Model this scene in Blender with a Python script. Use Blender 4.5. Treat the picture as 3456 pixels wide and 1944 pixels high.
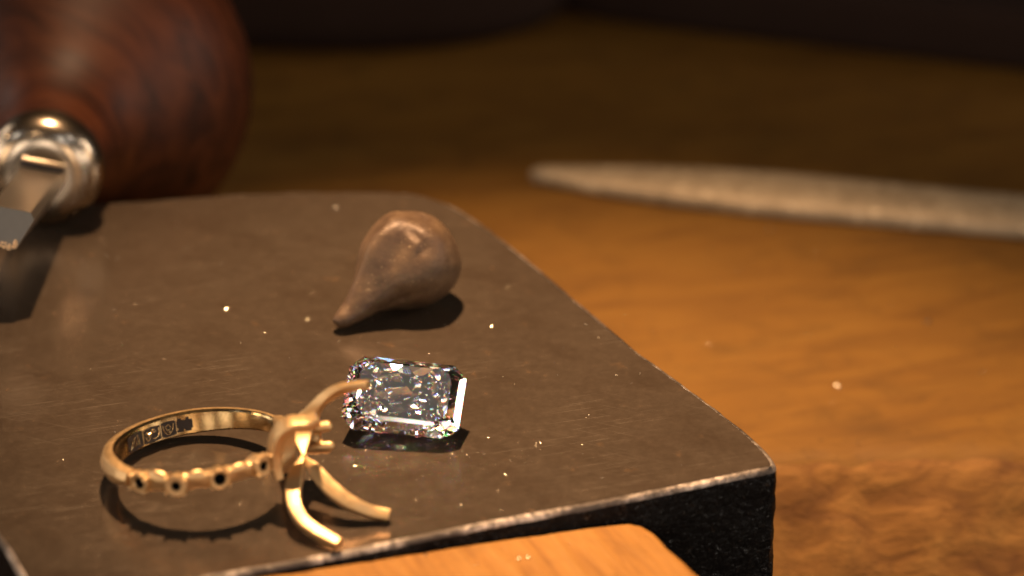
import bpy, bmesh, math, random
from mathutils import Vector, Matrix, noise as mnoise

# One Blender unit is one centimetre: the place is a jeweller's bench seen at macro range.
for o in list(bpy.data.objects):
    bpy.data.objects.remove(o)
sc = bpy.context.scene
COL = sc.collection
R = math.radians
random.seed(7)

# ------------------------------------------------------------------ camera
PITCH, DIST = R(27.0), 35.0
cam_d = bpy.data.cameras.new('camera')
cam = bpy.data.objects.new('camera', cam_d)
COL.objects.link(cam)
cam.location = (0, -DIST * math.cos(PITCH), DIST * math.sin(PITCH))
cam.rotation_euler = (R(90) - PITCH, 0, 0)
cam_d.sensor_width = 36
cam_d.lens = 18 / math.tan(R(16.5) / 2)
cam_d.clip_start, cam_d.clip_end = 0.5, 400
cam_d.dof.use_dof = True
cam_d.dof.focus_distance = 32.75
cam_d.dof.aperture_fstop = 1e-3 * cam_d.lens / (2 * 0.36)
cam_d.dof.aperture_blades = 0
sc.camera = cam

# ------------------------------------------------------------------ world: the dim warm workshop
w = bpy.data.worlds.new('World')
sc.world = w
w.use_nodes = True
bg = w.node_tree.nodes['Background']
bg.inputs['Color'].default_value = (1.0, 0.72, 0.48, 1)
bg.inputs['Strength'].default_value = 0.012

# ------------------------------------------------------------------ lamps
def aim(o, target):
    o.rotation_euler = (Vector(target) - o.location).to_track_quat('-Z', 'Y').to_euler()

ld = bpy.data.lights.new('bench_lamp', 'SPOT')
ld.energy = 165000
ld.color = (1.0, 0.66, 0.38)
ld.shadow_soft_size = 0.6
ld.spot_size = R(31.5)
ld.spot_blend = 1.0
lamp = bpy.data.objects.new('bench_lamp', ld)
COL.objects.link(lamp)
ld.cycles.is_caustics_light = True
lamp.location = (-2.4, 5.0, 29.5)
aim(lamp, (0.6, -1.5, -0.3))

def area(name, loc, target, size, energy, color):
    d = bpy.data.lights.new(name, 'AREA')
    d.shape = 'RECTANGLE'
    d.size, d.size_y = size
    d.energy, d.color = energy, color
    o = bpy.data.objects.new(name, d)
    COL.objects.link(o)
    o.location = loc
    aim(o, target)
    return o
# unseen panels added round the bench to brighten the stone, mostly grazing the steel
COOL, NEUT, WARM = (0.84, 0.90, 1.0), (1.0, 0.88, 0.77), (1.0, 0.74, 0.50)
for az, zc, wdt, hgt, rad, colr in ((-128, 28, 14, 20, 4.0, NEUT), (-105, 18, 17, 24, 4.0, NEUT), (-80, 17, 18, 24, 5.0, NEUT), (-55, 16, 18, 24, 5.0, WARM), (-30, 17, 18, 24, 4.5, NEUT), (-8, 18, 15, 22, 4.5, NEUT), (14, 16, 15, 24, 5.0, WARM),
                                    (38, 18, 18, 24, 4.5, NEUT), (62, 18, 18, 24, 5.0, NEUT), (83, 20, 14, 24, 4.5, WARM), (100, 31, 9, 26, 12.0, NEUT)):
    area('added_fill_panel', (85 * math.sin(R(az)), -85 * math.cos(R(az)), zc), (0, 0, 0), (wdt, hgt), 1.6 * rad * math.pi * wdt * hgt, colr)
for az, el, rad, colr in ((-65, 38, 36, COOL), (-25, 44, 34, WARM), (18, 36, 40, COOL), (52, 46, 34, COOL), (-95, 30, 34, WARM), (80, 34, 36, NEUT), (-34, 84, 0.45, NEUT)):
    area('added_glint_panel', (85 * math.sin(R(az)) * math.cos(R(el)), -85 * math.cos(R(az)) * math.cos(R(el)), 85 * math.sin(R(el))), (0, 0, 0), (4, 4) if el < 80 else (14, 14), (1.7 if el < 80 else 1.0) * rad * math.pi * (16 if el < 80 else 196), colr)  # small panels added for flashes; the overhead one lightens the stone's table

# ------------------------------------------------------------------ render
vs = sc.view_settings
vs.view_transform, vs.look, vs.exposure, vs.gamma = 'Standard', 'None', 0.0, 1.0
sc.render.engine = 'CYCLES'
cy = sc.cycles
cy.max_bounces, cy.glossy_bounces, cy.transmission_bounces, cy.diffuse_bounces = 24, 16, 24, 3
cy.caustics_reflective = cy.caustics_refractive = False
cy.blur_glossy = 0.0
cy.sample_clamp_indirect = 30
cy.use_denoising = True

# ------------------------------------------------------------------ materials
class NT:
    def __init__(s, name):
        s.m = bpy.data.materials.new(name)
        s.m.use_nodes = True
        s.t = s.m.node_tree
        s.b = s.t.nodes['Principled BSDF']
        s.out = s.t.nodes['Material Output']
        s.tc = s.t.nodes.new('ShaderNodeTexCoord')
    def n(s, kind, **kw):
        nd = s.t.nodes.new('ShaderNode' + kind)
        for k, v in kw.items():
            if k in nd.inputs: nd.inputs[k].default_value = v
            else: setattr(nd, k, v)
        return nd
    def l(s, a, b): s.t.links.new(a, b)
    def coords(s, scale=(1, 1, 1), rot=(0, 0, 0)):
        v = s.tc.outputs['Object']
        for k, val in (('Rotation', rot), ('Scale', scale)):
            mp = s.n('Mapping')
            mp.inputs[k].default_value = val
            s.l(v, mp.inputs['Vector'])
            v = mp.outputs['Vector']
        return v
    def noise(s, vec, scale, detail=5, rough=0.6, dist=0.0):
        nd = s.n('TexNoise')
        nd.inputs['Scale'].default_value = scale
        nd.inputs['Detail'].default_value = detail
        nd.inputs['Roughness'].default_value = rough
        nd.inputs['Distortion'].default_value = dist
        s.l(vec, nd.inputs['Vector'])
        return nd.outputs['Fac']
    def ramp(s, fac, stops):
        r = s.n('ValToRGB')
        e = r.color_ramp.elements
        while len(e) < len(stops): e.new(0.5)
        for i, (p, c) in enumerate(stops):
            e[i].position = p
            e[i].color = (c, c, c, 1) if isinstance(c, (int, float)) else (*c, 1)
        s.l(fac, r.inputs['Fac'])
        return r.outputs['Color']
    def mix(s, fac, a, b, mode='MIX'):
        m = s.n('Mix', data_type='RGBA', blend_type=mode)
        if isinstance(fac, (int, float)): m.inputs[0].default_value = fac
        else: s.l(fac, m.inputs[0])
        for i, v in ((6, a), (7, b)):
            if isinstance(v, tuple): m.inputs[i].default_value = (*v, 1)
            else: s.l(v, m.inputs[i])
        return m.outputs[2]
    def bump(s, h, strength, dist, normal=None):
        b = s.n('Bump')
        b.inputs['Strength'].default_value = strength
        b.inputs['Distance'].default_value = dist
        s.l(h, b.inputs['Height'])
        if normal: s.l(normal, b.inputs['Normal'])
        s.l(b.outputs['Normal'], s.b.inputs['Normal'])
        return b.outputs['Normal']
    def set(s, **kw):
        for k, v in kw.items():
            i = s.b.inputs[k.replace('_', ' ')]
            if hasattr(v, 'links') or hasattr(v, 'is_linked'): s.l(v, i)
            elif isinstance(v, tuple): i.default_value = (*v, 1)
            else: i.default_value = v
        return s.m

def steel_plate():
    s = NT('worn_steel')
    v = s.coords()
    big = s.noise(v, 0.9, 4, 0.6)
    fine = s.noise(v, 9, 6, 0.7)
    c = s.mix(big, (0.0948, 0.0640, 0.0413), (0.1250, 0.0868, 0.0568))
    c = s.mix(s.ramp(fine, [(0.38, 0.0), (0.70, 0.16)]), c, (0.1819, 0.1281, 0.0840))
    stain = s.ramp(s.noise(s.coords((1, 1.6, 1), (0, 0, 0.5)), 1.3, 3, 0.55), [(0.48, 0.0), (0.75, 0.5)])
    c = s.mix(stain, c, (0.0758, 0.0469, 0.0278))
    rust = s.ramp(s.noise(v, 4.5, 3, 0.55), [(0.66, 0.0), (0.76, 0.4)])
    c = s.mix(rust, c, (0.2121, 0.1138, 0.0518))
    # hairline scratches in two directions
    sc1 = s.ramp(s.noise(s.coords((0.45, 26, 1), (0, 0, -0.30)), 3.2, 3, 0.6), [(0.62, 0.0), (0.68, 1.0)])
    sc2 = s.ramp(s.noise(s.coords((0.5, 30, 1), (0, 0, 0.42)), 2.7, 3, 0.6), [(0.64, 0.0), (0.69, 1.0)])
    sm = s.mix(0.5, sc1, sc2, 'SCREEN')
    mask = s.ramp(s.noise(v, 0.75, 2), [(0.42, 0.0), (0.66, 0.6)])
    sm = s.mix(1.0, sm, mask, 'MULTIPLY')
    c = s.mix(sm, c, (0.3789, 0.2990, 0.2197))
    rg = s.ramp(fine, [(0.3, 0.19), (0.7, 0.28)])
    n1 = s.bump(big, 0.08, 0.05)
    s.bump(sm, 0.25, 0.004, n1)
    return s.set(Base_Color=c, Roughness=rg, Metallic=0.7)
def cast_black():
    s = NT('black_cast_skin')
    v = s.coords()
    a = s.noise(v, 5, 5, 0.65, 0.5)
    b = s.noise(v, 17, 4, 0.6, 1.0)
    c = s.mix(s.ramp(b, [(0.6, 0.0), (0.78, 0.6)]), (0.005, 0.004, 0.0035), (0.05, 0.034, 0.024))
    n1 = s.bump(a, 0.9, 0.06)
    s.bump(b, 0.9, 0.03, n1)
    s.l(s.ramp(s.noise(v, 30, 3, 0.6), [(0.58, 0.06), (0.74, 0.7)]), s.b.inputs['Specular IOR Level'])
    return s.set(Base_Color=c, Roughness=0.26, Metallic=0.0)
def worn_edge():
    s = NT('worn_bright_edge')
    f = s.noise(s.coords(), 14, 5, 0.7)
    g = s.noise(s.coords(), 2.2, 4, 0.6)
    k = s.mix(1.0, s.ramp(f, [(0.40, 0.15), (0.62, 1.0)]), s.ramp(g, [(0.44, 0.06), (0.60, 1.0)]), 'MULTIPLY')
    c = s.mix(k, (0.05, 0.038, 0.03), (0.42, 0.34, 0.28))
    s.bump(f, 0.8, 0.03)
    return s.set(Base_Color=c, Roughness=0.45, Metallic=0.8)
def gold(name, rough, col=(0.86, 0.56, 0.22), brushed=True):
    s = NT(name)
    f = s.noise(s.coords(), 22, 5, 0.65)
    g = s.noise(s.coords((4, 4, 40)), 6, 3, 0.6)
    c = s.mix(f, tuple(x * 0.92 for x in col), col)
    rg = s.ramp(f, [(0.3, rough * 0.85), (0.7, rough * 1.2)])
    if brushed:
        n1 = s.bump(f, 0.12, 0.012)
        s.bump(g, 0.10, 0.004, n1)
    return s.set(Base_Color=c, Roughness=rg, Metallic=1.0)
def wood(name, dark, mid, light, scale, rot, rough=0.55, stain=0.5, bump=0.25, stretch=9, spread=0.2):
    s = NT(name)
    v = s.coords((1, stretch, stretch * 0.6), rot)
    g = s.noise(v, scale, 4, 0.55, 0.6)
    fine = s.noise(s.coords((1.2, stretch * 2.4, stretch), rot), scale * 2.5, 4, 0.6)
    c = s.ramp(g, [(0.5 - spread, dark), (0.5, mid), (0.5 + spread, light)])
    c = s.mix(s.ramp(fine, [(0.3, 0.0), (0.75, 0.45)]), c, tuple(x * 0.55 for x in mid))
    st = s.ramp(s.noise(s.coords((1, 1.4, 1)), 0.9, 5, 0.68, 0.8), [(0.50, 0.0), (0.72, stain)])
    c = s.mix(st, c, tuple(x * 0.45 for x in mid))
    sp = s.ramp(s.noise(s.coords(), 7, 3, 0.6), [(0.62, 0.0), (0.72, 0.35)])
    c = s.mix(sp, c, tuple(x * 0.35 for x in mid))
    n1 = s.bump(g, bump, 0.05)
    s.bump(fine, bump, 0.02, n1)
    s.b.inputs['Specular IOR Level'].default_value = 0.16
    return s.set(Base_Color=c, Roughness=rough)
def plain_metal(name, col, rough, metallic=1.0, nscale=12, bump=0.1, bd=0.01):
    s = NT(name)
    f = s.noise(s.coords(), nscale, 5, 0.65)
    c = s.mix(f, tuple(x * 0.8 for x in col), col)
    s.bump(f, bump, bd)
    return s.set(Base_Color=c, Roughness=rough, Metallic=metallic)
def file_steel():
    s = NT('file_steel')
    v = s.coords()
    teeth = s.n('TexVoronoi')
    teeth.inputs['Scale'].default_value = 11
    s.l(s.coords((1, 1.6, 1), (0, 0, 0.6)), teeth.inputs['Vector'])
    f = s.noise(v, 3, 4, 0.6)
    c = s.mix(s.ramp(f, [(0.35, 0.0), (0.65, 1.0)]), (0.2100, 0.1485, 0.0851), (0.3000, 0.2205, 0.1332))
    spark = s.ramp(teeth.outputs['Color'], [(0.80, 0.0), (0.84, 1.0)])  # glitter of the teeth put into the colour as paler flecks
    c = s.mix(spark, c, (0.4200, 0.3200, 0.2000))
    s.bump(teeth.outputs['Distance'], 0.25, 0.03)
    return s.set(Base_Color=c, Roughness=0.6, Metallic=0.3)
def matt(name, col, rough, metallic, nscale, bump, bd):
    m = plain_metal(name, col, 0.95, 0.0, nscale, bump, bd)
    m.node_tree.nodes['Principled BSDF'].inputs['Specular IOR Level'].default_value = 0.08
    return m
def diamond_glass():
    s = NT('diamond')
    s.t.nodes.remove(s.b)
    # fire: light entering the stone bends a little differently for each colour band
    geo = s.n('NewGeometry')
    mul = s.n('VectorMath', operation='SCALE')
    mul.inputs['Scale'].default_value = 9000.0
    s.l(geo.outputs['Position'], mul.inputs[0])
    wn = s.n('TexWhiteNoise', noise_dimensions='3D')
    s.l(mul.outputs[0], wn.inputs['Vector'])
    def bands(stops):
        r = s.n('ValToRGB')
        r.color_ramp.interpolation = 'CONSTANT'
        e = r.color_ramp.elements
        e.new(0.5)
        for k in range(3):
            e[k].position = k / 3
            e[k].color = (*stops[k], 1)
        s.l(wn.outputs['Value'], r.inputs['Fac'])
        return r.outputs['Color']
    hue = bands(((2.0, 0.5, 0.5), (0.5, 2.0, 0.5), (0.5, 0.5, 2.0)))
    bend = bands(((2.385,) * 3, (2.42,) * 3, (2.465,) * 3))
    g = s.n('BsdfGlass')
    g.inputs['Roughness'].default_value = 0.0
    s.l(s.mix(geo.outputs['Backfacing'], hue, (1.0, 1.0, 1.0)), g.inputs['Color'])
    s.l(s.mix(geo.outputs['Backfacing'], bend, (2.42, 2.42, 2.42)), g.inputs['IOR'])
    prev = g.outputs[0]
    s.l(prev, s.out.inputs['Surface'])
    return s.m
def lump_mat():
    s = NT('cast_lump')
    v = s.coords()
    a = s.noise(v, 3.0, 5, 0.65)
    b = s.noise(v, 26, 4, 0.7)
    c = s.ramp(a, [(0.3, (0.0489, 0.0241, 0.0106)), (0.5, (0.0826, 0.0450, 0.0210)), (0.68, (0.1164, 0.0668, 0.0316))])
    glit = s.ramp(s.noise(v, 40, 2, 0.5), [(0.70, 0.0), (0.74, 1.0)])
    c = s.mix(glit, c, (0.3005, 0.2048, 0.1051))
    n1 = s.bump(a, 0.25, 0.05)
    s.bump(b, 0.45, 0.012, n1)
    rg = s.ramp(b, [(0.3, 0.42), (0.7, 0.62)])
    return s.set(Base_Color=c, Roughness=rg, Metallic=0.35)

M = {
    'steel': steel_plate(), 'cast': cast_black(), 'edge': worn_edge(),
    'gold': gold('satin_gold', 0.46, (0.53, 0.345, 0.165)), 'gold_bright': gold('polished_gold', 0.17, (0.62, 0.43, 0.20)),
    'patina': plain_metal('black_patina', (0.030, 0.020, 0.016), 0.5, 0.3),
    'bench': wood('bench_wood', (0.0672, 0.0255, 0.0029), (0.1224, 0.0527, 0.0062), (0.1468, 0.0685, 0.0093), 0.55, (0, 0, -0.25), 0.7, 0.6, 0.2, 5, 0.34),
    'bench_end': wood('bench_end_grain', (0.0760, 0.0282, 0.0057), (0.1614, 0.0682, 0.0142), (0.2375, 0.1091, 0.0249), 0.9, (0, 0.6, 0.1), 0.75, 0.6, 0.6, 4),
    'pin': wood('pin_wood', (0.1674, 0.0655, 0.0116), (0.2473, 0.1048, 0.0195), (0.2712, 0.1245, 0.0268), 0.8, (0, 0, 1.15), 0.55, 0.3, 0.3, 7),
    'handle': wood('handle_wood', (0.0061, 0.0019, 0.0008), (0.0367, 0.0090, 0.0026), (0.0643, 0.0174, 0.0045), 0.50, (0.2, -0.55, 0.15), 0.5, 0.25, 0.1, 9, 0.24),
    'ferrule': plain_metal('polished_nickel', (0.36, 0.285, 0.205), 0.24, 1.0, 6, 0.05),
    'tool': plain_metal('tool_steel', (0.26, 0.215, 0.165), 0.34, 0.9, 9, 0.15),
    'tool_end': plain_metal('ground_steel', (0.10, 0.098, 0.095), 0.45, 0.6, 14, 0.2),
    'chip': plain_metal('chipped_edge', (0.62, 0.45, 0.28), 0.35, 0.8, 30, 0.6, 0.03),
    'file': file_steel(),
    'dark': matt('dark_tool', (0.0165, 0.0087, 0.0060), 0.6, 0.0, 3, 0.2, 0.03),
    'filing': plain_metal('bright_filing', (0.95, 0.82, 0.62), 0.22, 1.0),
    'hole': matt('painted_hole_shade', (0.006, 0.005, 0.004), 0.9, 0, 8, 0.1, 0.01), 'diamond': diamond_glass(), 'lump': lump_mat(),  # hole: shade inside the drilled collars painted as matt black
}

# ------------------------------------------------------------------ helpers
def obj(name, bm, mat, parent=None, smooth=False, mats=None):
    me = bpy.data.meshes.new(name)
    if smooth:
        for f in bm.faces: f.smooth = True
    bm.normal_update()
    bm.to_mesh(me); bm.free()
    for m in (mats or [mat]): me.materials.append(M[m])
    o = bpy.data.objects.new(name, me)
    COL.objects.link(o)
    if parent: o.parent = parent
    return o
def tag(o, label=None, cat=None, group=None, kind=None):
    for k, v in (('label', label), ('category', cat), ('group', group), ('kind', kind)):
        if v: o[k] = v
    return o
def empty(name, loc=(0, 0, 0)):
    o = bpy.data.objects.new(name, None)
    o.location = loc
    o.empty_display_size = 0.2
    COL.objects.link(o)
    return o
def to_local(o, parent):
    """parent o (built in world coordinates) under an Empty that only has a location"""
    for v in o.data.vertices: v.co -= parent.location
    o.parent = parent
    return o
def catmull(pts, n):
    """pts: tuples of equal length; returns n+1 interpolated tuples"""
    k = len(pts)
    out = []
    for i in range(n + 1):
        t = i / n * (k - 1)
        j = min(int(t), k - 2); f = t - j
        p0, p1, p2, p3 = pts[max(j - 1, 0)], pts[j], pts[j + 1], pts[min(j + 2, k - 1)]
        out.append(tuple(0.5 * (2 * b + (c - a) * f + (2 * a - 5 * b + 4 * c - d) * f * f + (3 * b - a - 3 * c + d) * f ** 3)
                         for a, b, c, d in zip(p0, p1, p2, p3)))
    return out
def rrect(w, h, r, seg=3):
    """rounded rectangle section, half sizes w, h"""
    r = min(r, w * 0.98, h * 0.98)
    pts = []
    for cx, cy, a0 in ((w - r, h - r, 0), (-w + r, h - r, 90), (-w + r, -h + r, 180), (w - r, -h + r, 270)):
        for i in range(seg + 1):
            a = R(a0 + 90 * i / seg)
            pts.append((cx + r * math.cos(a), cy + r * math.sin(a)))
    return pts
def sweep(bm, path, side, n=24, rnd=0.5, seg=3, jitter=0.0):
    """path: (x, y, z, half_width, half_thickness); the width runs along `side` made square to the path"""
    P = catmull(path, n)
    rings = []
    for i, p in enumerate(P):
        a, b = Vector(P[max(i - 1, 0)][:3]), Vector(P[min(i + 1, n)][:3])
        t = (b - a).normalized()
        s = Vector(side(i / n) if callable(side) else side)
        s = (s - t * s.dot(t)).normalized()
        u = t.cross(s)
        ring = []
        for x, y in rrect(p[3], p[4], min(p[3], p[4]) * rnd, seg):
            q = Vector(p[:3]) + s * x + u * y
            if jitter:
                q += Vector(mnoise.noise_vector(q * 9)) * jitter
            ring.append(bm.verts.new(q))
        rings.append(ring)
    m = len(rings[0])
    for r0, r1 in zip(rings, rings[1:]):
        for k in range(m):
            bm.faces.new((r0[k], r0[(k + 1) % m], r1[(k + 1) % m], r1[k]))
    bm.faces.new(rings[0][::-1]); bm.faces.new(rings[-1])
    bmesh.ops.recalc_face_normals(bm, faces=bm.faces[:])
def lathe(bm, prof, origin, axis, seg=48, up=(0, 0, 1)):
    """prof: (along, radius)"""
    ax = Vector(axis).normalized()
    s = Vector(up).cross(ax).normalized(); u = ax.cross(s)
    o = Vector(origin)
    rings = []
    for h, r in prof:
        if r < 1e-6:
            rings.append([bm.verts.new(o + ax * h)])
        else:
            rings.append([bm.verts.new(o + ax * h + (s * math.cos(2 * math.pi * k / seg) + u * math.sin(2 * math.pi * k / seg)) * r) for k in range(seg)])
    for a, b in zip(rings, rings[1:]):
        for k in range(seg):
            k2 = (k + 1) % seg
            if len(a) == 1 and len(b) == 1: continue
            if len(a) == 1: bm.faces.new((a[0], b[k2], b[k]))
            elif len(b) == 1: bm.faces.new((a[k], a[k2], b[0]))
            else: bm.faces.new((a[k], a[k2], b[k2], b[k]))
    bmesh.ops.recalc_face_normals(bm, faces=bm.faces[:])
def smooth_angle(o, deg=35):
    me = o.data
    for p in me.polygons: p.use_smooth = True
    try:
        me.set_sharp_from_angle(angle=R(deg))
    except Exception:
        pass
    return o
def resample(pts, step):
    out = []
    for a, b in zip(pts, pts[1:]):
        a, b = Vector(a), Vector(b)
        n = max(1, int((b - a).length / step))
        out += [a.lerp(b, i / n) for i in range(n)]
    return out

# ================================================================== THE SETTING: the bench top
BZ = -1.6
def bench():
    bm = bmesh.new()
    # front edge is chewed and rounded; a grid in x by a profile running over the edge
    xs = [-16 + 0.16 * i for i in range(201)]
    prof = [(40, 0, 0), (20, 0, 0), (10, 0, 0), (6, 0, 0), (3.5, 0, 0), (2.2, 0, .1), (1.4, 0, .2), (0.9, 0, .3), (0.55, -.005, .5), (0.32, -.012, .7), (0.16, -.03, 1),
            (0.06, -.08, 1.3), (-.02, -.17, 1.5), (-.10, -.30, 1.7), (-.22, -.48, 1.7), (-.36, -.70, 1.7), (-.52, -.95, 1.6), (-.72, -1.25, 1.5), (-.92, -1.6, 1.2), (-1.2, -2.2, .6), (-1.3, -3.4, 0)]
    grid = []
    for dy, dz, am in prof:
        row = []
        for x in xs:
            y0 = -0.66 + 0.065 * (x - 3.0)
            q = Vector((x, y0 + dy, BZ + dz))
            d = Vector(mnoise.noise_vector(Vector((x * 1.6, dz * 2.0, dy)))) * 0.05 + Vector(mnoise.noise_vector(Vector((x * 4.2, dz * 4.5, dy * 2 + 9)))) * 0.05
            d.z = d.z * 0.5 - abs(d.z) * 0.3
            row.append(bm.verts.new(q + d * am))
        grid.append(row)
    for j, (a, b) in enumerate(zip(grid, grid[1:])):
        for i in range(len(xs) - 1):
            f = bm.faces.new((a[i], b[i], b[i + 1], a[i + 1]))
            f.material_index = 1 if j >= 11 else 0
    o = obj('bench_top', bm, None, smooth=True, mats=['bench', 'bench_end'])
    o['kind'] = 'structure'
    o['label'] = 'worn orange-brown wooden workbench top with a chewed front edge'
bench()

# ================================================================== the steel anvil block
def anvil():
    root = empty('steel_anvil', (-1.5, -1.5, BZ))
    tag(root, 'flat dark steel anvil block with curved side carrying the ring and diamond', 'anvil')
    curve = [(-7.0, 1.75), (-5.5, 1.86), (-4.29, 1.96), (-3.68, 2.05), (-2.86, 2.19), (-1.82, 2.25), (-1.25, 2.23), (-0.95, 2.15), (-0.653, 1.954), (-0.278, 1.435),
             (0.168, 0.657), (0.635, -0.22), (1.19, -1.264), (1.721, -2.138), (2.061, -2.711), (2.256, -3.10), (2.36, -3.36), (2.388, -3.52), (2.355, -3.582)]
    curve = [p for p in catmull(curve, 110)]
    front = [(2.355, -3.582), (1.101, -4.086), (-0.306, -4.601), (-1.57, -5.101), (-2.473, -5.42), (-3.75, -5.88)]
    front = catmull(front, 60)
    left = [(-3.75, -5.88), (-3.98, -5.88), (-4.12, -5.62), (-4.29, -5.22), (-4.446, -4.87), (-4.75, -4.35), (-5.3, -3.7), (-6.1, -2.9), (-6.8, -1.5), (-7.0, 1.75)]
    left = catmull(left, 70)
    pts = [Vector((*p, 0)) for p in curve[:-1] + front[:-1] + left[:-1]]
    n = len(pts)
    inward = []
    for i in range(n):
        t = (pts[(i + 1) % n] - pts[i - 1]).normalized()
        inward.append(Vector((t.y, -t.x, 0)))          # clockwise outline: the right-hand side is inside
    layers = [(0.0, 0.055), (-0.006, 0.03), (-0.020, 0.012), (-0.045, 0.0)] + [(-0.045 - 0.06 * k, 0.0) for k in range(1, 21)] + [(-1.4, 0), (-1.585, 0.02)]
    bm = bmesh.new()
    rings = []
    for li, (z, ins) in enumerate(layers):
        ring = []
        for i, p in enumerate(pts):
            q = p + inward[i] * ins
            q.z = z
            if li in (1, 2, 3):
                k = mnoise.noise(Vector((p.x * 6, p.y * 6, 3.1))) + 0.4 * mnoise.noise(Vector((p.x * 2.3, p.y * 2.3, 7)))
                q += inward[i] * (0.010 * max(k, 0) * (li != 1)) + Vector((0, 0, -0.02 * max(k, 0)))
            if li >= 4:
                q += inward[i] * (0.028 * mnoise.noise(Vector((p.x * 3.4, p.y * 3.4, z * 4))) + 0.02 * mnoise.noise(Vector((p.x * 9, p.y * 9, z * 9))))
            ring.append(bm.verts.new(q))
        rings.append(ring)
    top = bm.faces.new(rings[0]); top.material_index = 0
    bm.faces.new(rings[-1][::-1]).material_index = 1
    for li, (a, b) in enumerate(zip(rings, rings[1:])):
        for k in range(n):
            f = bm.faces.new((a[k], a[(k + 1) % n], b[(k + 1) % n], b[k]))
            f.material_index = 2 if li < 3 else 1
            f.smooth = True
    bmesh.ops.recalc_face_normals(bm, faces=bm.faces[:])
    for v in bm.verts: v.co -= root.location
    obj('block', bm, None, root, mats=['steel', 'cast', 'edge']).cycles.is_caustics_receiver = True
anvil()

# ================================================================== wooden bench pin in front of the anvil
def bench_pin():
    bm = bmesh.new()
    # back edge runs along the anvil's front face; the top falls a little to the right
    def top(x, y): return -0.150 - 0.0585 * (x + 0.1)
    outline = [(-4.6, -6.45), (-3.9, -6.05), (-2.5, -5.475), (-1.57, -5.125), (-0.306, -4.625), (0.75, -4.235), (1.06, -4.14), (1.17, -4.17), (1.27, -4.30), (1.44, -4.62), (1.66, -5.02), (1.95, -5.7), (2.3, -6.6), (2.5, -9.0), (-5.5, -9.0)]
    pts = []
    for i, p in enumerate(outline):
        q = outline[(i + 1) % len(outline)]
        m = max(1, int((Vector(q) - Vector(p)).length / 0.12))
        pts += [Vector((*p, 0)).lerp(Vector((*q, 0)), k / m) for k in range(m)]
    cx, cy = -1.0, -7.0
    rings = []
    for ins, dz in ((0.07, 0.0), (0.03, -0.012), (0.006, -0.045), (0, -0.10), (0, -0.35), (0.0, -1.1)):
        ring = []
        for p in pts:
            d = (Vector((cx, cy, 0)) - p).normalized()
            wob = 0.03 * mnoise.noise(Vector((p.x * 3, p.y * 3, 1.0))) + 0.024 * mnoise.noise(Vector((p.x * 11, p.y * 11, dz * 8)))
            q = p + d * (ins + max(0, wob))
            ring.append(bm.verts.new((q.x, q.y, top(p.x, p.y) + dz)))
        rings.append(ring)
    n = len(pts)
    for a, b in zip(rings, rings[1:]):
        for k in range(n):
            bm.faces.new((a[k], a[(k + 1) % n], b[(k + 1) % n], b[k])).smooth = True
    bm.faces.new(rings[0]); bm.faces.new(rings[-1][::-1])
    bmesh.ops.recalc_face_normals(bm, faces=bm.faces[:])
    o = obj('bench_pin', bm, 'pin')
    tag(o, 'light orange wooden bench pin butting against the front of the anvil', 'bench pin')
bench_pin()

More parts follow.
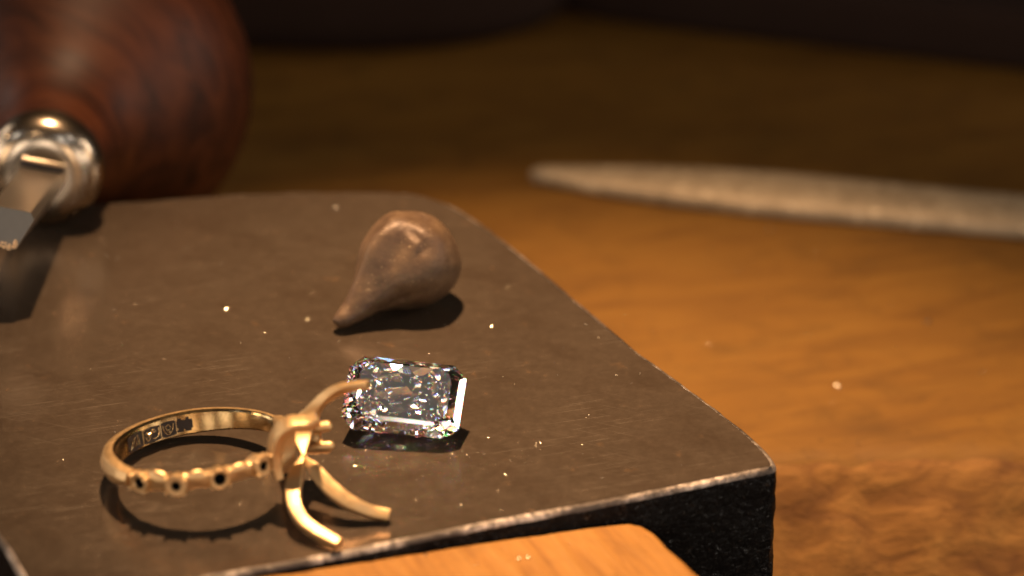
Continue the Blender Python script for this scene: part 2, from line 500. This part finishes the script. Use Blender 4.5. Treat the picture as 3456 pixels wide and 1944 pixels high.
# ================================================================== the diamond
def diamond():
    a, b, c = 0.54, 0.378, 0.12
    bm = bmesh.new()
    bmesh.ops.create_cube(bm, size=4)
    def cut(nrm, d):
        nrm = Vector(nrm).normalized()
        g = bm.verts[:] + bm.edges[:] + bm.faces[:]
        r = bmesh.ops.bisect_plane(bm, geom=g, dist=1e-7, plane_co=nrm * d, plane_no=nrm, clear_outer=True)
        ed = [e for e in r['geom_cut'] if isinstance(e, bmesh.types.BMEdge)]
        if len(ed) >= 3:
            bmesh.ops.contextual_create(bm, geom=ed)
    def h(phi, k=1.0):
        """support distance of the cut-corner outline in direction phi"""
        x, y = abs(math.cos(phi)), abs(math.sin(phi))
        return max(a * x + (b - c) * y, (a - c) * x + b * y) * k
    kd = (a + b - c) / math.sqrt(2)
    sides = [(0, a), (90, b), (180, a), (270, b), (45, kd), (135, kd), (225, kd), (315, kd)]
    GT, GB, TZ, PD = 0.012, -0.012, 0.115, 0.36
    for ang, d in sides: cut((math.cos(R(ang)), math.sin(R(ang)), 0), d)
    def crown(ang, d, slope, z=GT):
        s, k = math.sin(R(slope)), math.cos(R(slope))
        cut((math.cos(R(ang)) * s, math.sin(R(ang)) * s, k), d * s + z * k)
    def pav(ang, d, slope, z=GB):
        s, k = math.sin(R(slope)), math.cos(R(slope))
        cut((math.cos(R(ang)) * s, math.sin(R(ang)) * s, -k), d * s - z * k)
    cut((0, 0, 1), TZ)
    for ang, d in sides:
        crown(ang, d, 46)
        crown(ang, d * 0.93, 35, GT + 0.045)
    for ang in (14, -14, 166, 194, 76, 104, 256, 284, 30, 60, 120, 150, 210, 240, 300, 330):
        crown(ang, h(R(ang)), 37, GT + 0.005)
        crown(ang, h(R(ang), 0.86), 25, GT + 0.072)
    DSEED, DPD, DCUR, DJIT, DFS, DNS = 5, 0.43, 0.30, 6, (0.93, 0.78, 0.60, 0.42, 0.24, 0.10), (30, 28, 26, 24, 20, 12)
    rr = random.Random(DSEED)
    for ang, d in sides:
        pav(ang, d, 60)
    # five tiers of small facets on a pavilion that turns from the cut-corner outline to an oval keel
    def hp(phi, f):
        A, B = 0.08 + f * (a - 0.08), f * b
        el = math.sqrt((A * math.cos(phi)) ** 2 + (B * math.sin(phi)) ** 2)
        wgt = f ** 2.5
        return (1 - wgt) * el + wgt * h(phi)
    def zp(f):
        u = 1 - f
        return 0.012 + DPD * ((1 + DCUR) * u - DCUR * u * u)
    for ti, f in enumerate(DFS):
        na = DNS[ti]
        for k in range(na):
            ang = R(360 * (k + 0.5 * (ti % 2)) / na + rr.uniform(-4, 4))
            slope = math.degrees(math.atan((zp(f - .08) - zp(f + .08)) / (hp(ang, f + .08) - hp(ang, f - .08))))
            pav(math.degrees(ang), hp(ang, f), slope + rr.uniform(-DJIT, DJIT), -zp(f))
    bmesh.ops.dissolve_degenerate(bm, dist=1e-5, edges=bm.edges[:])
    bmesh.ops.recalc_face_normals(bm, faces=bm.faces[:])
    # rest it on the plate: table tipped towards the front, length axis turned a little
    rot = Matrix.Rotation(R(-7), 4, 'Z') @ Matrix.Rotation(R(3.5), 4, 'Y') @ Matrix.Rotation(R(34), 4, 'X')
    bm.transform(rot)
    lo = min(v.co.z for v in bm.verts)
    bm.transform(Matrix.Translation((-0.985, -2.90, -lo + 0.002)))
    o = obj('loose_diamond', bm, 'diamond')
    o.cycles.is_caustics_caster = True
    tag(o, 'clear sparkling rectangular cut diamond with clipped corners lying loose on the steel', 'diamond')
diamond()

# ================================================================== the pear-shaped lump
def lump():
    bm = bmesh.new()
    tip, body = Vector((-1.675, -0.93, 0.075)), Vector((-1.00, -0.33, 0.47))
    ax = (body - tip); L = ax.length; ax.normalize()
    prof = [(-0.05, 0), (-0.045, 0.04), (-0.02, 0.07), (0.06, 0.098), (0.2, 0.118), (0.36, 0.150), (0.52, 0.200), (0.7, 0.295), (0.86, 0.390), (1.02, 0.455), (1.2, 0.488),
            (1.38, 0.492), (1.55, 0.455), (1.68, 0.39), (1.79, 0.30), (1.86, 0.19), (1.89, 0.09), (1.90, 0)]
    k = L / 1.29
    prof = catmull([(h * k, r) for h, r in prof], 70)
    prof = [(h, max(r, 0)) for h, r in prof]
    prof[0] = (prof[0][0], 0); prof[-1] = (prof[-1][0], 0)
    lathe(bm, prof, tip, ax, 72)
    side = ax.cross(Vector((0, 0, 1))).normalized()
    upv = side.cross(ax)
    for v in bm.verts:
        d = v.co - tip
        t = d.dot(ax); lat = d.dot(side); hi = d.dot(upv)
        rad = (d - ax * t)
        q = rad.normalized() if rad.length > 1e-5 else ax
        amt = 0.035 * mnoise.noise(v.co * 2.2) + 0.016 * mnoise.noise(v.co * 5) + 0.006 * mnoise.noise(v.co * 17)
        amt *= min(1, rad.length / 0.12)
        # a hollow beside the ridge that carries on from the tail, with a crack along its rim
        for (t0, l0, sx, sy, dep) in ((1.25, 0.02, 0.16, 0.24, -0.07), (0.80, 0.24, 0.22, 0.14, -0.11), (0.92, -0.22, 0.22, 0.10, -0.035), (1.22, -0.24, 0.06, 0.05, -0.03), (1.02, 0.26, 0.030, 0.12, -0.03), (0.95, 0.38, 0.10, 0.028, -0.035)):
            if hi > -0.1:
                amt += dep * math.exp(-((t - t0) / sx) ** 2 - ((lat - l0) / sy) ** 2)
        amt += 0.075 * math.exp(-((t - 0.55) / 0.36) ** 2 - ((lat - 0.0) / 0.075) ** 2) * (hi > 0)
        v.co += q * amt
    lo = min(v.co.z for v in bm.verts)
    for v in bm.verts: v.co.z -= lo - 0.001
    o = obj('metal_lump', bm, 'lump', smooth=True)
    tag(o, 'dull brown pear-shaped lump of metal with a tail, behind the diamond', 'metal lump')
lump()

# ================================================================== the gold ring
def ring():
    C = Vector((-2.775, -3.80, 0.325))
    root = empty('gold_ring', (C.x, C.y, 0))
    tag(root, 'yellow gold ring lying on its side with an empty claw setting', 'ring')
    tilt = Matrix.Rotation(R(-6.0), 3, 'Y') @ Matrix.Rotation(R(-9.5), 3, 'X')
    def P(th, r, z):
        """ring coordinates: angle in degrees, radius, height along the finger axis"""
        return C + tilt @ Vector((r * math.cos(R(th)), r * math.sin(R(th)), z))
    def part(name, bm, mat, parent=None, deg=35, mats=None):
        for v in bm.verts: v.co -= root.location
        o = obj(name, bm, mat, root if parent is None else parent, mats=mats)
        return smooth_angle(o, deg)
    RI = 0.745
    # shank: flat polished inside, faceted satin outside
    bm = bmesh.new()
    N = 96
    rings = []
    for i in range(N + 1):
        th = 30 + (228 - 30) * i / N
        f = i / N
        wd = 0.078 + 0.034 * min(1, f / 0.35) - 0.035 * max(0, (f - 0.88) / 0.12)
        tk = 0.10 + 0.05 * min(1, f / 0.4)
        sec = [(RI, -wd + .02), (RI - .004, 0), (RI, wd - .02), (RI + .012, wd - .005), (RI + .03, wd), (RI + tk * .62, wd * .94), (RI + tk * .78, wd * .80), (RI + tk, wd * .12), (RI + tk, -wd * .12), (RI + tk * .78, -wd * .80), (RI + tk * .62, -wd * .94), (RI + .03, -wd), (RI + .012, -wd + .005)]
        rings.append([bm.verts.new(P(th, r, z)) for r, z in sec])
    m = len(rings[0])
    for a, b in zip(rings, rings[1:]):
        for k in range(m):
            f = bm.faces.new((a[k], a[(k + 1) % m], b[(k + 1) % m], b[k]))
            f.material_index = 1 if k in (0, 1, 2, 3, 11, 12) else 0
    bm.faces.new(rings[0][::-1]); bm.faces.new(rings[-1])
    bmesh.ops.recalc_face_normals(bm, faces=bm.faces[:])
    shank = part('shank', bm, None, mats=['gold', 'gold_bright'], deg=28)
    # hallmarks stamped inside the shank: dark recess panels with raised marks
    def inner(th, z, dr=0.0): return P(th, RI - 0.006 - dr, z)
    def strokes(bm, lines, rad=0.007):
        for ln in lines:
            path = [(*inner(t, z, 0.004), rad, rad * 0.7) for t, z in ln]
            if len(path) == 2:
                path.insert(1, tuple((p + q) / 2 for p, q in zip(*path)))
            sweep(bm, path, (0, 0, 1) if abs(ln[0][1] - ln[-1][1]) < 0.05 else (1, 0.3, 0), n=10, rnd=0.9, seg=2)
    def panel(t0, t1, z0, z1, shape):
        bm = bmesh.new()
        nn, mm = 10, 6
        g = [[bm.verts.new(inner(t0 + (t1 - t0) * i / nn, (z0 + (z1 - z0) * j / mm) * (1 - 0.12 * (shape == 'shield') * (2 * i / nn - 1) ** 2), 0.001)) for j in range(mm + 1)] for i in range(nn + 1)]
        for i in range(nn):
            for j in range(mm):
                if shape == 'ragged' and mnoise.noise(Vector((i * .7, j * .9, 2))) < -0.12 and (i in (0, nn - 1) or j in (0, mm - 1)): continue
                bm.faces.new((g[i][j], g[i][j + 1], g[i + 1][j + 1], g[i + 1][j]))
        return part('hallmark', bm, 'patina', shank)
    h1 = panel(158, 141, -0.088, 0.070, 'shield')
    h2 = panel(140, 125.5, -0.086, 0.060, 'shield')
    h3 = panel(124.6, 113.6, -0.082, 0.064, 'shield')
    panel(113, 101.5, -0.064, 0.066, 'ragged')
    def mark(parent, lines, rad=0.0055):
        bm = bmesh.new(); strokes(bm, lines, rad)
        part('stamped_mark', bm, 'gold_bright', parent)
    mark(h1, [[(155.4, -0.066), (152.8, -0.016), (149.2, 0.027)], [(154.9, 0.023), (152.6, 0.000), (150.3, -0.058)], [(151.0, 0.043), (148.9, 0.000), (147.9, -0.047)], [(146.9, 0.047), (146.0, 0.000), (145.2, -0.051)]])
    mark(h2, [[(139.0, -0.016), (136.8, -0.058), (134.6, -0.023), (132.9, 0.008)], [(132.6, -0.047), (129.6, -0.055), (127.2, -0.023), (126.9, 0.039)], [(135.7, 0.000), (133.2, 0.009), (129.6, 0.012)], [(133.9, 0.031), (132.1, 0.027), (130.2, 0.039)], [(138.5, 0.008), (137.1, 0.016), (135.8, -0.023)]], 0.006)
    mark(h3, [[(123.4, 0.039), (123.0, -0.016), (119.8, -0.062), (116.1, -0.016), (115.4, 0.039)], [(121.5, 0.012), (119.8, -0.023), (117.6, 0.008), (119.5, 0.035), (121.5, 0.016)], [(120.5, -0.031), (119.3, -0.043), (118.1, -0.031)]], 0.005)
    # near arm: four drilled collars joined by scalloped lumps
    hole_deg = (238, 261.5, 287, 315)
    ends = [221] + [t for q in hole_deg for t in (q - 4.6, q + 4.6)] + [339]
    for t0, t1 in zip(ends[::2], ends[1::2]):
        bm = bmesh.new()
        arc = []
        for i in range(9):
            f = i / 8
            waist = math.sin(math.pi * f)
            arc.append((*P(t0 + (t1 - t0) * f, RI + 0.055, 0.006 * math.sin(t0)), 0.078 - 0.016 * waist, 0.052))
        sweep(bm, arc, (0, 0, 1), n=20, rnd=0.5, jitter=0.005)
        part('setting_arm', bm, 'gold')
    for i, th in enumerate(hole_deg):
        rad_dir = (tilt @ Vector((math.cos(R(th)), math.sin(R(th)), 0))).normalized()
        ro = 0.092 + 0.008 * (i % 2)
        rh = (0.046, 0.038, 0.050, 0.038)[i]
        z0 = (0.0, -0.012, 0.006, 0.012)[i]
        bm = bmesh.new()
        lathe(bm, [(0.0, 0.055), (0.005, ro * .86), (0.05, ro * .95), (0.120, ro), (0.138, ro * .98), (0.145, ro * .90), (0.143, rh * 1.25), (0.130, rh * 1.03), (0.05, rh), (0.02, rh), (0.02, 0)], P(th, RI - 0.004, z0), rad_dir, 28)
        for f in bm.faces:
            c = f.calc_center_median() - P(th, RI - 0.004, z0)
            h = c.dot(rad_dir)
            if (c - rad_dir * h).length < rh * 1.06 and h < 0.128: f.material_index = 1
        cup = part('collar', bm, None, mats=['gold', 'hole'], deg=40)
        tang = Vector((0, 0, 1)).cross(rad_dir).normalized()
        upd = rad_dir.cross(tang)
        for a in (38, 142, 218, 322):
            bm = bmesh.new()
            a2 = a + 12 * mnoise.noise(Vector((th, a, 0)))
            base = P(th, RI - 0.004, z0) + tang * (ro * 1.02 * math.cos(R(a2))) + upd * (ro * 1.02 * math.sin(R(a2)))
            rb = 0.019
            lathe(bm, [(0.03, 0), (0.03, rb * .8), (0.10, rb), (0.165, rb * .95), (0.178, rb * .6), (0.182, 0)], base, rad_dir, 10)
            part('bead', bm, 'gold', cup, deg=50)
    for th, z, s in ((226, -0.03, 0.05), (249.5, 0.045, 0.088), (274, 0.04, 0.085), (301, 0.03, 0.082), (329, 0.03, 0.07)):
        bm = bmesh.new()
        bmesh.ops.create_icosphere(bm, subdivisions=3, radius=s)
        for v in bm.verts:
            v.co += Vector(mnoise.noise_vector(v.co * 11 + Vector((th, 0, 0)))) * 0.012
            v.co.z *= 0.95
        rot = Matrix.Rotation(R(th), 4, 'Z') @ Matrix.Diagonal((0.60, 1.35, 1, 1))
        bm.transform(Matrix.Translation(P(th, RI + 0.068, z * 0.6)) @ rot)
        part('scallop', bm, 'gold', deg=180)
    # ---- head: a folded gallery strip, three claws, and a little four-pronged cup behind
    H = Vector((0, 0, 0))
    bm = bmesh.new()
    gal = [(-2.045, -4.34, 0.33, .07, .04), (-2.075, -4.30, 0.45, .09, .045), (-2.075, -4.28, 0.60, .095, .05), (-2.03, -4.27, 0.755, .10, .045), (-1.93, -4.26, 0.835, .10, .042), (-1.80, -4.24, 0.84, .095, .045), (-1.70, -4.22, 0.88, .08, .05)]
    sweep(bm, gal, (0.30, -0.95, 0), n=40, rnd=0.45)
    part('gallery_strip', bm, 'gold')
    bm = bmesh.new()      # saddle-shaped web inside the fold, joining both arms
    web = [(-1.99, -4.17, 0.30, .06, .03), (-1.99, -4.14, 0.40, .09, .03), (-2.00, -4.12, 0.52, .10, .03), (-1.99, -4.12, 0.68, .09, .03), (-1.95, -4.14, 0.79, .07, .03)]
    sweep(bm, web, (0.62, 0.30, 0), n=30, rnd=0.5)
    part('gallery_web', bm, 'gold')
    bm = bmesh.new()      # joint from the far arm into the gallery
    sweep(bm, [(*P(33, RI + .05, 0), .095, .05), (-2.05, -3.62, 0.42, .10, .055), (-1.99, -3.85, 0.44, .12, .06), (-1.98, -4.06, 0.46, .15, .06)], (0, 0, 1), n=20, rnd=0.5)
    part('shoulder', bm, 'gold')
    bm = bmesh.new()      # upper claw: a leaf rising from the pinch, folding over into a prong
    sweep(bm, [(-1.833, -4.173, 0.460, 0.012, 0.030), (-1.845, -4.053, 0.500, 0.050, 0.030), (-1.853, -3.949, 0.550, 0.085, 0.034), (-1.837, -3.872, 0.620, 0.100, 0.040), (-1.778, -3.878, 0.720, 0.075, 0.040), (-1.711, -3.896, 0.830, 0.052, 0.037), (-1.624, -3.918, 0.930, 0.049, 0.038), (-1.509, -3.940, 1.010, 0.047, 0.038), (-1.388, -3.974, 1.060, 0.046, 0.037), (-1.257, -4.007, 1.090, 0.044, 0.037)], lambda t: (0.95 * (1 - t) + 0.15 * t, 0.05 - 0.75 * t, 0.30 * max(0, t - .4)), n=56, rnd=0.25, jitter=0.003)
    part('claw', bm, 'gold')
    bm = bmesh.new()      # lower front claw
    sweep(bm, [(-1.837, -4.163, 0.450, 0.012, 0.030), (-1.871, -4.276, 0.406, 0.046, 0.038), (-1.901, -4.391, 0.353, 0.065, 0.047), (-1.910, -4.512, 0.279, 0.067, 0.052), (-1.883, -4.661, 0.216, 0.061, 0.052), (-1.805, -4.785, 0.153, 0.056, 0.049), (-1.684, -4.886, 0.109, 0.053, 0.047), (-1.567, -4.966, 0.085, 0.050, 0.046), (-1.496, -5.017, 0.072, 0.049, 0.044)], lambda t: (0.95 - 0.45 * t, 0.10 + 0.80 * t, 0.25), n=56, rnd=0.28, jitter=0.003)
    part('claw', bm, 'gold')
    bm = bmesh.new()      # lower rear claw
    sweep(bm, [(-1.816, -4.167, 0.440, 0.012, 0.030), (-1.732, -4.269, 0.385, 0.053, 0.038), (-1.624, -4.381, 0.301, 0.067, 0.044), (-1.486, -4.470, 0.216, 0.065, 0.046), (-1.350, -4.512, 0.151, 0.058, 0.046), (-1.215, -4.519, 0.097, 0.052, 0.043), (-1.079, -4.533, 0.072, 0.049, 0.040)], (0.10, 0.70, 0.62), n=56, rnd=0.28, jitter=0.004)
    part('claw', bm, 'gold')
    # side cup
    cpos, cdir = Vector((-1.79, -3.80, 0.44)), Vector((0.96, -0.10, 0.16)).normalized()
    bm = bmesh.new()
    lathe(bm, [(-0.12, 0), (-0.12, 0.06), (-0.02, 0.085), (0.07, 0.105), (0.085, 0.10), (0.085, 0.06), (0.0, 0.05), (0.0, 0)], cpos, cdir, 28)
    cup = part('side_cup', bm, 'gold', deg=40)
    sv = Vector((0, 1, 0)); uv = Vector((0, 0, 1))
    for a, ln in ((70, .215), (-12, .235), (-95, .20), (160, .20)):
        bm = bmesh.new()
        b0 = cpos - cdir * 0.06 + sv * (0.120 * -math.cos(R(a))) + uv * (0.120 * math.sin(R(a)))
        lathe(bm, [(-0.02, 0), (-0.02, .03), (0.06, .044), (ln, .046), (ln + .03, .040), (ln + .045, .022), (ln + .048, 0)], b0, cdir + (b0 - cpos) * 0.4, 16)
        part('prong', bm, 'gold', cup, deg=50)
ring()

# ================================================================== graver: steel blade, nickel ferrule, mushroom handle
def graver():
    F = Vector((-4.77, 1.42, 0.62))
    Bc = Vector((-4.72, 4.25, 0.29))
    root = empty('graver', (F.x, F.y, 0))
    tag(root, 'graver with round reddish wooden handle and shiny metal ferrule lying on the anvil', 'graver')
    ax = (F - Bc).normalized()
    L = (F - Bc).length
    def part(name, bm, mat, parent=None, deg=40, mats=None):
        for v in bm.verts: v.co -= root.location
        return smooth_angle(obj(name, bm, mat, parent or root, mats=mats), deg)
    bm = bmesh.new()
    prof = [(-1.5, 0), (-1.48, .5), (-1.3, 1.1), (-0.95, 1.58), (-0.5, 1.82), (0, 1.87), (0.45, 1.80), (0.9, 1.58), (1.3, 1.22), (1.65, 0.88), (2.0, 0.68), (2.4, 0.585), (L - 0.22, 0.56)]
    prof = catmull(prof, 60)
    prof = [(h, max(0, r)) for h, r in prof]; prof[0] = (prof[0][0], 0)
    lathe(bm, prof + [(L - 0.22, 0.3)], Bc, ax, 72)
    part('handle', bm, 'handle', deg=60)
    bm = bmesh.new()
    lathe(bm, [(-0.30, 0.50), (-0.28, 0.575), (-0.20, 0.60), (-0.08, 0.60), (0.02, 0.575), (0.10, 0.525), (0.155, 0.455), (0.185, 0.37), (0.195, 0.29), (0.190, 0.20), (0.185, 0)], F, ax, 64)
    fer = part('ferrule', bm, 'ferrule', deg=60)
    # slot lips and the blade
    bm = bmesh.new()
    right = Vector((0.96, 0, -0.20)).normalized()
    upv = ax.cross(right).normalized()
    if upv.z < 0: upv = -upv
    s0 = F + ax * 0.19 + upv * 0.16 + right * 0.01
    sweep(bm, [(*(s0 - right * .23), .02, .016), (*s0, .028, .022), (*(s0 + right * .23), .022, .018)], ax, n=14, rnd=0.9)
    part('slot_lip', bm, 'ferrule', fer)
    bm = bmesh.new()
    s1 = s0 - upv * 0.055
    sweep(bm, [(*(s1 - right * .235), .012, .030), (*s1, .012, .032), (*(s1 + right * .225), .012, .026)], ax, n=6, rnd=0.3)
    part('slot', bm, 'patina', fer)
    T = Vector((-4.86, -0.45, 0.98))
    bm = bmesh.new()
    start = F + ax * 0.10 - upv * 0.04
    d = (T - start).normalized()
    r2 = (right - d * right.dot(d)).normalized(); u2 = d.cross(r2)
    if u2.z < 0: u2 = -u2
    sec = [(-0.21, 0.10), (0.20, 0.105), (0.255, 0.04), (0.14, -0.26), (0.06, -0.30), (-0.16, -0.26), (-0.25, -0.02)]
    rings = []
    for k in range(9):
        f = k / 8
        c = start.lerp(T, f)
        sc_ = 1.0 - 0.08 * f
        ring = []
        for x, y in sec:
            q = c + r2 * x * sc_ + u2 * y * sc_
            if k == 8: q += d * (0.10 - 0.9 * (y + 0.1)) * 0.35          # the end is ground off at a slant
            ring.append(bm.verts.new(q))
        rings.append(ring)
    m = len(sec)
    for a, b in zip(rings, rings[1:]):
        for k in range(m):
            bm.faces.new((a[k], a[(k + 1) % m], b[(k + 1) % m], b[k]))
    bm.faces.new(rings[0][::-1])
    endf = bm.faces.new(rings[-1]); endf.material_index = 1
    bmesh.ops.recalc_face_normals(bm, faces=bm.faces[:])
    e_low = [v.co.copy() for v in (rings[-1][3], rings[-1][4], rings[-1][5])]
    bl = part('blade', bm, None, mats=['tool', 'tool_end'], deg=15)
    bm = bmesh.new()      # crumbly burr along the lower rim of the ground end
    rr = random.Random(11)
    for a, b in ((e_low[0], e_low[1]), (e_low[1], e_low[2])):
        for k in range(34):
            q = a.lerp(b, rr.random()) + u2 * abs(rr.gauss(0, 0.025)) + d * 0.006
            r_ = rr.uniform(0.006, 0.016)
            bmesh.ops.create_icosphere(bm, subdivisions=1, radius=r_, matrix=Matrix.Translation(q))
    part('chipped_rim', bm, 'chip', bl)['kind'] = 'stuff'
graver()

# ================================================================== half-round file on the bench behind
def half_round_file():
    a, b = Vector((0.22, 5.92, BZ + 0.02)), Vector((9.5, 4.0, BZ + 0.02))
    root = empty('half_round_file', a)
    tag(root, 'long pointed grey steel file lying blurred on the bench behind the anvil', 'file')
    bm = bmesh.new()
    d = (b - a).normalized(); s = Vector((-d.y, d.x, 0))
    if s.y < 0: s = -s
    L = (b - a).length
    rings = []
    st = [(0, .05, .07), (.06, .10, .10), (.2, .15, .12), (.5, .23, .12), (1, .32, .14), (1.7, .41, .16), (2.6, .48, .17), (3.6, .48, .17), (5, .46, .16), (L, .44, .15)]
    for t, hw, ht in catmull(st, 60):
        c = a + d * t
        ring = []
        for k in range(17):
            ang = math.pi * k / 16
            ring.append(bm.verts.new(c + s * (-hw * math.cos(ang)) + Vector((0, 0, 0.09 * min(1, ht / .3) + ht * math.sin(ang) ** 0.8))))
        ring.append(bm.verts.new(c + s * (hw * .99)))
        ring.insert(0, bm.verts.new(c - s * (hw * .99)))
        rings.append(ring)
    m = len(rings[0])
    for r0, r1 in zip(rings, rings[1:]):
        for k in range(m):
            bm.faces.new((r0[k], r0[(k + 1) % m], r1[(k + 1) % m], r1[k]))
    bm.faces.new(rings[0]); bm.faces.new(rings[-1][::-1])
    bmesh.ops.recalc_face_normals(bm, faces=bm.faces[:])
    for v in bm.verts: v.co -= root.location
    smooth_angle(obj('file_body', bm, 'file', root), 40)
half_round_file()

# ================================================================== dark things at the back of the bench
def dark_bar():
    bm = bmesh.new()
    a, b = Vector((0.9, 10.75, BZ + 0.42)), Vector((12.5, 7.05, BZ + 0.42))
    d = (b - a).normalized()
    sweep(bm, [(*(a + d * 0.0), 1.6, .35), (*(a + d * 0.4), 1.9, .42), (*a.lerp(b, .5), 1.9, .42), (*b, 1.9, .42)], (0.3, 1, 0), n=24, rnd=0.5, seg=5)
    bm.transform(Matrix.Translation((0.45, 1.75, 0)))
    o = smooth_angle(obj('dark_bar', bm, 'dark'), 40)
    tag(o, 'blurred dark bar lying across the far corner of the bench above the file', 'bar')
def dark_block():
    bm = bmesh.new()
    sweep(bm, [(-7.5, 11.6, BZ + .9, 1.9, .9), (-4, 11.4, BZ + .9, 2.0, .9), (-1.2, 11.3, BZ + .9, 1.9, .9), (-0.2, 11.9, BZ + .85, 1.4, .85), (0.15, 12.6, BZ + .7, .7, .7)], (0, 1, 0), n=30, rnd=0.6, seg=5)
    o = smooth_angle(obj('dark_block', bm, 'dark'), 40)
    tag(o, 'black out-of-focus block in the shadow behind the graver handle', 'block')
dark_bar(); dark_block()

# ================================================================== metal dust and filings
def filings():
    rr = random.Random(5)
    bm = bmesh.new()
    def speck(x, y, z, r):
        ret = bmesh.ops.create_icosphere(bm, subdivisions=1, radius=r, matrix=Matrix.Translation((x, y, z + r * .7)) @ Matrix.Rotation(rr.random() * 6, 4, 'Z') @ Matrix.Diagonal((rr.choice((1, 1, 1.3, 1.9)), rr.uniform(.5, 1), .6, 1)))
    for x, y, r in ((-1.826, 1.811, .016), (-1.99, -.70, .014), (-3.75, -1.2, .006)):
        speck(x, y, 0, r)
    for k in range(150):
        x, y = rr.uniform(-4.4, 2.0), rr.uniform(-5.1, 1.8)
        if x > 2.3 - (y + 3.4) * 0.58 or y < -4.35 + 0.37 * (x - 0.4): continue
        speck(x, y, 0, min(abs(rr.gauss(0, .0032)), .007) + .002)
    for k in range(60):
        speck(rr.gauss(-.7, .6), rr.gauss(-3.35, .25), 0, min(abs(rr.gauss(0, .003)), .006) + .002)
    o = obj('metal_dust', bm, 'filing', smooth=False)
    tag(o, 'fine bright metal dust scattered over the steel anvil', 'dust', kind='stuff')
    bm = bmesh.new()
    for x, y, r in ((4.454, 2.32, .026), (3.359, .89, .024), (2.9, 4.6, .012), (4.9, 1.2, .012)):
        speck(x, y, BZ, r)
    for k in range(50):
        speck(rr.uniform(1, 6), rr.uniform(-.3, 5), BZ, abs(rr.gauss(0, .004)) + .003)
    o = obj('bench_dust', bm, 'filing')
    tag(o, 'few bright metal filings lying on the wooden bench', 'dust', kind='stuff')
    bm = bmesh.new()
    for x, y, r in ((.14, -4.86, .018), (.06, -4.88, .014), (-.75, -4.9, .012), (.5, -4.6, .008), (-.3, -5.0, .008)):
        speck(x, y, -0.150 - 0.0585 * (x + 0.1), r)
    o = obj('pin_dust', bm, 'filing')
    tag(o, 'tiny bright filings on the wooden bench pin', 'dust', kind='stuff')
filings()
